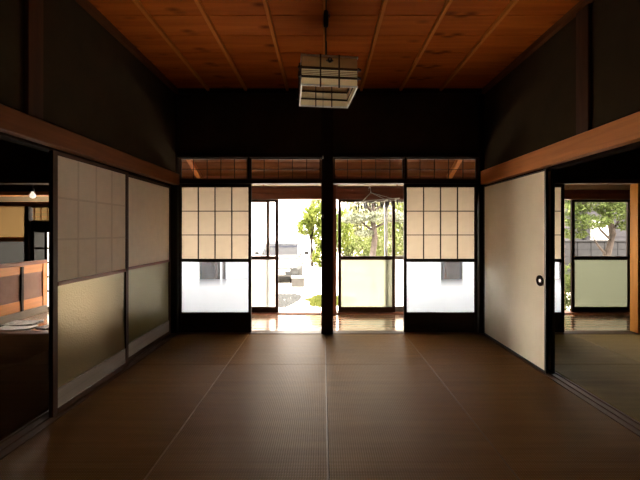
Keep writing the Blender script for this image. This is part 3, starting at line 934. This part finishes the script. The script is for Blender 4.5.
# supply cord swagging forward to a ceiling point, with its bundled slack
pts = []
P0, P1 = Vector((LX - .01, LY - .04, zt)), Vector((.022, 2.20, CEIL - .034))
for k in range(13):
    t = k / 12
    p = P0.lerp(P1, t); p.z -= .05 * math.sin(math.pi * t)
    p = Matrix.Rotation(-R(6), 3, 'Z') @ (p - Vector((LX, LY, 0))) + Vector((LX, LY, 0))
    pts.append(tuple(p))
tube('supply_cord', pts, .0045, M['cord'], la)
bm = bmesh.new()
for k in range(5):
    c = Vector(pts[8]).lerp(Vector(pts[9]), .2)
    ang = k * 1.3
    off = Vector((math.cos(ang) * .010, math.sin(ang) * .010, 0))
    bm_tube(bm, [tuple(c + off + Vector((0, 0, dz))) for dz in (-.055, -.02, .02, .055)], [.006, .009, .009, .006], 8)
bm_tube(bm, [tuple(c + Vector((.012, 0, .02))), tuple(c + Vector((.030, 0, .035))), tuple(c + Vector((.024, 0, .012)))], .004, 6)
obj('cord_bundle', bm, M['cord'], la, smooth=True)
bm = bmesh.new(); bm_lathe(bm, [(.035, -.0), (.035, -.018), (.02, -.03)], 20, (pts[-1][0], pts[-1][1], CEIL - .032)); obj('ceiling_socket', bm, M['brownz'], la)
ps = tube('pull_string', [(LX - .03, LY, zt - .06), (LX - .03, LY, 1.35)], .0016, M['cord'], la, 6)
for zz, r in ((1.86, .005), (1.345, .007)):
    bm = bmesh.new(); bm_lathe(bm, [(.002, -.014), (r, -.008), (r, .008), (.002, .014)], 10, (LX - .03, LY, zz)); obj('pull_bead', bm, M['white'], ps, smooth=True)

# ---------------------------------------------------------------- pinch hanger on the curtain rail
HX, HY, HZ2 = .745, YO - .26, 1.635
ph = thing('pinch_hanger', (HX, HY, HZ2), 'grey rectangular pinch hanger with clips hanging at the garden door', 'clothes hanger')
hw, hd = .30, .155
for s in (-1, 1):
    box('frame_bar', HX - hw, HX + hw, HY + s * hd - .006, HY + s * hd + .006, HZ2, HZ2 + .014, M['grey_plastic'], ph)
    box('frame_bar', HX + s * hw - .006, HX + s * hw + .006, HY - hd, HY + hd, HZ2, HZ2 + .014, M['grey_plastic'], ph)
for X in (-.15, 0, .15):
    box('frame_bar', HX + X - .005, HX + X + .005, HY - hd, HY + hd, HZ2 + .002, HZ2 + .012, M['grey_plastic'], ph)
apex = (HX - .06, HY, HZ2 + .13)
for sx in (-1, 1):
    for sy in (-1, 1):
        tube('chain', [(HX + sx * hw * .66, HY + sy * hd, HZ2 + .012), apex], .0035, M['grey_plastic'], ph, 6)
tube('hook', [apex, (apex[0], HY, HZ2 + .15)] + [(apex[0], HY + .0925 - .0925 * math.cos(math.pi * k / 8), HZ2 + .19 + .0276 * math.sin(math.pi * k / 8)) for k in range(9)], .006, M['grey_plastic'], ph, 8)
ph.rotation_euler = (0, R(-5), 0)
clips = []
for k in range(8):
    for s in (-1, 1):
        clips.append((HX - hw + .035 + k * (2 * hw - .07) / 7, HY + s * hd))
for k in range(3):
    for X in (-.15, .15):
        clips.append((HX + X, HY - .09 + k * .09))
cm = None
for i, (cx, cy) in enumerate(clips):
    if cm is None:
        bm = bmesh.new()
        bm_box(bm, -.003, .003, -.002, .002, -.03, 0)
        vs_, _ = bm_box(bm, -.008, .008, -.009, -.002, -.085, -.025)
        for v in vs_:
            if v.co.z > -.03: v.co.y *= 1.6
        vs_, _ = bm_box(bm, -.008, .008, .002, .009, -.085, -.025)
        for v in vs_:
            if v.co.z > -.03: v.co.y *= 1.6
        cm = obj('clip', bm, M['clip'], ph, local=True)
        c = cm
    else:
        c = cm.copy(); COL.objects.link(c); c.parent = ph
    c.location = (cx - HX, cy - HY, 0)
    c.rotation_euler = (0, 0, random.uniform(-.6, .6))

# ---------------------------------------------------------------- yard
bm = bmesh.new()
bm_box(bm, -40, 40, -30, 90, GZ - .2, GZ)
tag(obj('ground', bm, M['ground']), 'pale sunlit concrete yard outside the veranda', 'ground', kind='structure')

def scatter_blades(name, cx, cy, rx, ry, n_, h, mat, label, cat):
    bm = bmesh.new()
    for k in range(n_):
        t = random.uniform(0, 2 * math.pi); r = math.sqrt(random.random()) * (.78 + .14 * math.sin(3 * t + 1) + .10 * math.sin(7 * t)) + abs(random.gauss(0, .06))
        x = cx + rx * r * math.cos(t); y_ = cy + ry * r * math.sin(t)
        a = random.uniform(0, math.pi); w = .012
        hh = h * random.uniform(.6, 1.2)
        dx, dy = math.cos(a) * w, math.sin(a) * w
        lx, ly = random.uniform(-.04, .04), random.uniform(-.04, .04)
        bm.faces.new([bm.verts.new((x - dx, y_ - dy, GZ)), bm.verts.new((x + dx, y_ + dy, GZ)), bm.verts.new((x + lx, y_ + ly, GZ + hh))])
    return tag(obj(name, bm, mat), label, cat, kind='stuff')
scatter_blades('grass', .16, 8.6, .68, .75, 5000, .09, M['grass'], 'bright yellow-green grass patch in front of the white sign post', 'grass')
bm = bmesh.new()
for k in range(1500):
    t = random.uniform(0, 2 * math.pi); r = math.sqrt(random.random()) * (.85 + .12 * math.sin(3 * t)) + abs(random.gauss(0, .07))
    x = -1.02 + .45 * r * math.cos(t); y_ = 8.9 + .95 * r * math.sin(t)
    s = random.uniform(.012, .03)
    bm_tube(bm, [(x, y_, GZ - .01), (x, y_, GZ + s * .5), (x, y_, GZ + s)], [s, s * 1.1, s * .4], 5)
tag(obj('gravel', bm, M['gravel']), 'grey gravel spread on the yard before the white car', 'gravel', kind='stuff')

# concrete block and white sign post
cb = thing('concrete_block', (-.82, 11.0, GZ), 'grey concrete block standing on the yard beside the white car', 'concrete block')
box('block_body', -1.02, -.62, 10.85, 11.15, GZ, GZ + .30, M['concrete'], cb, .015)
box('block_cap', -1.03, -.61, 10.84, 11.16, GZ + .30, GZ + .34, M['white'], cb, .01)
sg_ = thing('white_stone_post', (-.42, 11.1, GZ), 'white square stone post under the yellow-green tree', 'stone post')
box('post_body', -.60, -.22, 10.95, 11.25, GZ, GZ + .55, M['white'], sg_, .015)
bm = bmesh.new()
vs_, _ = bm_box(bm, -.60, -.22, 10.95, 11.25, GZ + .55, GZ + .64)
for v in vs_:
    if v.co.z > GZ + .6: v.co.x = -.41 + (v.co.x + .41) * .35; v.co.y = 11.1 + (v.co.y - 11.1) * .35
obj('post_cap', bm, M['white'], sg_)

# car, front toward the house, built in its own frame (front = -y)
car = thing('car', (-1.60, 13.3, GZ), 'white compact car parked in the yard facing the house', 'car', rotz=R(4))
def loft(sections, close=True):
    bm = bmesh.new()
    rings = [[bm.verts.new(p) for p in s] for s in sections]
    for i in range(len(rings) - 1):
        m_ = len(rings[i])
        for k in range(m_):
            bm.faces.new((rings[i][k], rings[i][(k + 1) % m_], rings[i + 1][(k + 1) % m_], rings[i + 1][k]))
    bm.faces.new(rings[0][::-1]); bm.faces.new(rings[-1])
    return bm
def sec(y_, w, z0, z1, sh=.06):
    return [(-w, y_, z0 + sh), (-w + sh, y_, z0), (w - sh, y_, z0), (w, y_, z0 + sh), (w, y_, z1 - sh * 1.6), (w - sh * 1.5, y_, z1), (-w + sh * 1.5, y_, z1), (-w, y_, z1 - sh * 1.6)]
lower = loft([sec(-1.86, .62, .30, .58), sec(-1.78, .76, .24, .70), sec(-1.55, .82, .22, .80), sec(-.85, .83, .21, .91), (sec(.0, .83, .21, .93)), sec(1.3, .83, .21, .93), sec(1.75, .80, .25, .90), sec(1.86, .70, .30, .82)])
obj('body', lower, M['carpaint'], car, local=True, smooth=False)
cab = loft([[(-.74, -.95, .90), (.74, -.95, .90), (.74, 1.70, .90), (-.74, 1.70, .90)],
            [(-.60, -.28, 1.36), (.60, -.28, 1.36), (.60, 1.35, 1.38), (-.60, 1.35, 1.38)]])
obj('cabin_glass', cab, M['car_glass'], car, local=True)
bm = bmesh.new(); bm_box(bm, -.58, .58, -.50, 1.25, .90, 1.26); obj('seats', bm, M['seat'], car, local=True)
rfm = loft([[(-.62, -.34, 1.352), (.62, -.34, 1.352), (.62, 1.40, 1.372), (-.62, 1.40, 1.372)],
            [(-.52, -.20, 1.43), (.52, -.20, 1.43), (.52, 1.25, 1.43), (-.52, 1.25, 1.43)]])
obj('roof_panel', rfm, M['carpaint'], car, local=True)
for s in (-1, 1):
    for (ya_, za_, yb_, zb_) in ((-.95, .90, -.30, 1.36), (.35, .90, .40, 1.37), (1.70, .90, 1.36, 1.38)):
        bm = bmesh.new(); bm_tube(bm, [(s * .735, ya_, za_), (s * .605, yb_, zb_)], .035, 6)
        obj('pillar', bm, M['carpaint'], car, local=True)
    for yy in (-1.18, 1.15):
        bm = bmesh.new(); bm_lathe(bm, [(.20, -.10), (.30, -.09), (.31, 0), (.30, .09), (.20, .10)], 22, (s * .74, yy, .31), 'x')
        w_ = obj('wheel', bm, M['tyre'], car, local=True)
        bm = bmesh.new(); bm_lathe(bm, [(.19, .10 * s), (.17, .105 * s), (.05, .115 * s)], 16, (s * .74, yy, .31), 'x')
        obj('hubcap', bm, M['alu'], w_, local=True)
    bm = bmesh.new(); bm_box(bm, s * .62 - .13, s * .62 + .13, -1.80, -1.66, .60, .70); bmesh.ops.bevel(bm, geom=bm.edges[:], offset=.03, segments=2, affect='EDGES')
    obj('headlamp', bm, M['alu'], car, local=True)
    bm = bmesh.new(); bm_box(bm, s * .93 - .09, s * .93 + .09, -.72, -.62, .93, 1.05); bmesh.ops.bevel(bm, geom=bm.edges[:], offset=.025, segments=2, affect='EDGES')
    obj('wing_mirror', bm, M['carpaint'], car, local=True)
bm = bmesh.new(); bm_box(bm, -.34, .34, -1.865, -1.80, .44, .52); obj('grille', bm, M['alu'], car, local=True)
bm = bmesh.new(); bm_box(bm, -.78, .78, -1.70, 1.7, .16, .24); obj('underbody', bm, M['tyre'], car, local=True)
bm = bmesh.new(); bm_box(bm, -.165, .165, -1.885, -1.865, .33, .40); obj('number_plate', bm, M['white'], car, local=True)
bm = bmesh.new(); bm_box(bm, -.70, .70, -.99, -.95, .895, .925); obj('wiper_cowl', bm, M['alu'], car, local=True)

# trees
def leaves(bm, c, r, n_, size, flat=1.0):
    for k in range(n_):
        d = Vector((random.gauss(0, 1), random.gauss(0, 1), random.gauss(0, 1))).normalized()
        q = random.uniform(.35, 1.0) ** .6
        p = Vector((c[0] + d.x * r[0] * q, c[1] + d.y * r[1] * q, c[2] + d.z * r[2] * q))
        a = Vector((random.gauss(0, 1), random.gauss(0, 1), random.gauss(0, flat))).normalized()
        b = a.cross(Vector((random.gauss(0, .4), random.gauss(0, .4), 1))).normalized()
        s = size * random.uniform(.6, 1.3)
        bm.faces.new([bm.verts.new(p - a * s), bm.verts.new(p + b * s * .45), bm.verts.new(p + a * s), bm.verts.new(p - b * s * .45)])

def tree(name, loc, label, trunk, rad, branches, blobs, mat, bark, size=.06, group=None):
    t_ = thing(name, loc, label, 'tree', group)
    L0 = Vector(loc)
    tube('trunk', [tuple(L0 + Vector(p)) for p in trunk], rad, bark, t_, 9)
    for b in branches:
        n_ = len(b)
        tube('branch', [tuple(L0 + Vector(p)) for p in b], [rad[-1] * .9 * (1 - .7 * i / (n_ - 1)) for i in range(n_)], bark, t_, 6)
    bm = bmesh.new()
    for (c, r, n_) in blobs:
        leaves(bm, L0 + Vector(c), r, n_, size)
    f = obj('foliage', bm, mat, t_)
    f['kind'] = 'stuff'
    return t_

tree('garden_tree', (-.40, 11.9, GZ), 'yellow-green leafy tree with grey trunk beside the white car',
     [(0, 0, 0), (.02, 0, .9), (-.02, 0, 1.7), (.03, 0, 2.6), (.05, 0, 3.4)], [.13, .11, .10, .09, .06],
     [[(-.02, 0, 1.5), (.3, -.1, 2.0), (.55, -.2, 2.3)], [(.0, 0, 1.9), (-.2, .1, 2.1), (-.3, .1, 2.3)], [(.02, 0, 2.4), (.5, .2, 3.0), (.8, .2, 3.2)]],
     [((.15, -.3, 2.35), (.50, .4, .42), 1600), ((-.22, -.3, 1.95), (.30, .3, .30), 720), ((.42, -.3, 1.65), (.38, .4, .55), 1400),
      ((.35, -.35, .95), (.33, .3, .42), 960), ((.45, 0, 2.95), (.45, .5, .35), 840), ((.95, .1, 1.9), (.55, .5, .8), 1800)],
     M['leaf_y'], M['bark'], .065)
tree('garden_bush', (.95, 14.0, GZ), 'rounded yellow-green bush sloping down behind the garden door',
     [(0, 0, 0), (.05, 0, .5), (0, .05, 1.0)], [.07, .06, .04],
     [[(.02, 0, .6), (.3, 0, 1.0), (.5, -.1, 1.2)], [(.02, 0, .6), (-.3, 0, 1.1), (-.5, 0, 1.5)]],
     [((-.2, 0, 1.5), (.6, .5, .9), 1100), ((.5, -.1, .95), (.7, .5, .75), 1100), ((1.2, 0, .6), (.6, .5, .55), 700), ((-.5, .2, 2.2), (.35, .4, .5), 400)],
     M['leaf_h'], M['bark'], .07)
tree('pine_tree', (1.55, 10.2, GZ), 'pale grey-green pine with layered branches behind the pinch hanger',
     [(0, 0, 0), (-.08, 0, .8), (.03, 0, 1.6), (-.05, 0, 2.3), (.05, 0, 3.2)], [.11, .10, .09, .075, .05],
     [[(0, 0, 1.8), (-.4, -.1, 2.1), (-.8, -.1, 2.15)], [(0, 0, 1.9), (.4, .1, 2.1), (.8, .1, 2.15)], [(-.03, 0, 2.3), (-.3, -.2, 2.7), (-.5, -.2, 2.85)], [(0, 0, 2.4), (.4, .1, 2.75), (.6, .1, 2.8)]],
     [((-.60, -.1, 2.2), (.45, .4, .16), 700), ((.1, -.3, 2.25), (.42, .4, .18), 600), ((.7, .1, 2.25), (.45, .4, .16), 600), ((-.35, -.2, 2.85), (.45, .4, .17), 700), ((.45, .1, 2.85), (.45, .4, .16), 600), ((.05, 0, 3.35), (.5, .5, .2), 800), ((-.3, -.1, 1.75), (.3, .3, .10), 250)],
     M['leaf_p'], M['bark_pale'], .055)
tree('hedge_tree', (3.3, 12.5, GZ), 'loose bright green tree seen past the right paper shoji',
     [(0, 0, 0), (.05, 0, 1.2), (0, 0, 2.4)], [.10, .09, .06],
     [[(.03, 0, 1.3), (.5, 0, 2.0), (.8, 0, 2.4)], [(.03, 0, 1.5), (-.5, 0, 2.1), (-.8, .1, 2.5)]],
     [((-.9, 0, 1.6), (.9, .6, .9), 1300), ((.3, 0, 2.2), (1.0, .7, 1.0), 1400), ((.9, 0, 1.1), (.9, .6, .8), 1100), ((-.2, 0, 3.2), (.9, .7, .7), 900)],
     M['leaf_h'], M['bark'], .08)
tree('maple_tree', (7.25, 8.5, GZ), 'green maple with crooked pale trunk outside the right room door',
     [(0, 0, 0), (.10, 0, .6), (-.05, 0, 1.2), (.10, 0, 1.75), (.0, 0, 2.2), (.12, 0, 3.0)], [.12, .09, .09, .075, .06, .04],
     [[(.05, 0, 1.6), (-.3, -.1, 1.85), (-.45, -.1, 2.2)], [(.05, 0, 1.75), (.35, .1, 2.1), (.7, .1, 2.3)], [(.0, 0, 2.2), (-.5, .0, 2.5), (-1.0, 0, 2.55)], [(-.05, 0, 1.2), (-.35, -.1, 1.45), (-.5, -.1, 1.7)]],
     [((-.75, -.2, 2.05), (.65, .4, .20), 900), ((.10, -.3, 2.30), (.60, .4, .22), 700), ((-.55, -.1, 2.55), (.75, .5, .25), 1200), ((.55, 0, 2.55), (.6, .5, .28), 900), ((-.2, 0, 3.1), (1.1, .7, .4), 1500), ((-.95, 0, 1.75), (.40, .3, .14), 350), ((.30, -.2, 1.95), (.25, .3, .12), 200), ((-1.2, -.1, 2.35), (.5, .4, .18), 600), ((-1.1, 0, 2.8), (.6, .4, .25), 700)],
     M['leaf_m'], M['bark_pale'], .05)

hd_ = thing('tall_hedge', (4.6, 19, GZ), 'tall pale yellow-green hedge far behind the pine', 'hedge')
bm = bmesh.new()
for k in range(11):
    X = 1.6 + k * .72
    tube('stem', [(X, 19, GZ), (X + .1, 19, GZ + 1.5), (X - .05, 19.05, GZ + 3.2)], [.08, .06, .03], M['bark'], hd_, 6)
    leaves(bm, Vector((X, 19, GZ + 2.0 + .25 * math.sin(k * 1.7))), (.75, .8, 2.0 + min(k, 4) * .22), 1500, .14)
f = obj('foliage', bm, M['leaf_pale'], hd_); f['kind'] = 'stuff'

# grey block wall and neighbour house seen through the right room door
bw = thing('block_wall', (8, 10.1, GZ), 'low grey concrete block wall behind the maple tree', 'wall')
box('mortar_core', 6.0, 10.4, 10.02, 10.13, GZ, GZ + 1.50, M['mortar'], bw)
bmesh_cache = None
for r in range(7):
    for c in range(11):
        x0 = 6.0 + c * .40 + (.0 if r % 2 else -.0)
        if bmesh_cache is None:
            bm = bmesh.new(); bm_box(bm, .008, .392, -.02, .02, .006, .206)
            bmesh_cache = obj('block', bm, M['block'], bw, local=True); o = bmesh_cache
        else:
            o = bmesh_cache.copy(); COL.objects.link(o); o.parent = bw
        o.location = (x0 - 8, 10.02 - 10.1, r * .212)
box('coping', 5.98, 10.42, 9.97, 10.16, GZ + 1.50, GZ + 1.55, M['block'], bw, .01)

nh = thing('neighbour_house', (9.5, 12.5, GZ), 'grey clad neighbour house with a pale barred window', 'house')
box('house_wall', 7.0, 14.5, 12.25, 15, GZ, 4.4, M['mortar'], nh)
sbm = None
for r in range(16):
    z = GZ + .05 + r * .31
    box('siding_board', 7.0, 14.5, 12.20, 12.25, z + .008, z + .302, M['siding'], nh)
wn = box('window_frame', 9.72, 10.42, 12.14, 12.21, .62, 1.62, M['alu'], nh, .01)
for (a, b) in ((9.77, 10.05), (10.09, 10.37)):
    box('pale_pane', a, b, 12.125, 12.14, .67, 1.57, M['white'], wn)
for k in range(6):
    X = 9.80 + k * .108
    tube('window_bar', [(X, 12.10, .64), (X, 12.10, 1.60)], .010, M['alu'], wn, 6)
box('downpipe', 9.45, 9.52, 12.10, 12.19, GZ, 4.2, M['mortar'], nh)
bm = bmesh.new()
vs_, _ = bm_box(bm, 6.6, 14.9, 11.6, 15.4, 4.4, 4.5)
for v in vs_:
    v.co.z += .5 if v.co.y > 13 else 0
obj('house_roof', bm, M['roof'], nh)

# low hedge added to green and darken the right room's frosted pane
hg = thing('added_hedge', (4.9, 6.7, GZ), 'low green hedge added to darken the frosted glass of the right room door', 'hedge')
for k in range(9):
    X = 3.7 + k * .34
    tube('stem', [(X, 6.7, GZ), (X + .03, 6.7, GZ + .5), (X - .02, 6.72, GZ + 1.0)], [.02, .016, .01], M['bark'], hg, 6)
bm = bmesh.new()
for k in range(9):
    leaves(bm, Vector((3.7 + k * .34, 6.7, GZ + .62)), (.30, .30, .62), 520, .05)
f = obj('foliage', bm, M['leaf_m'], hg); f['kind'] = 'stuff'
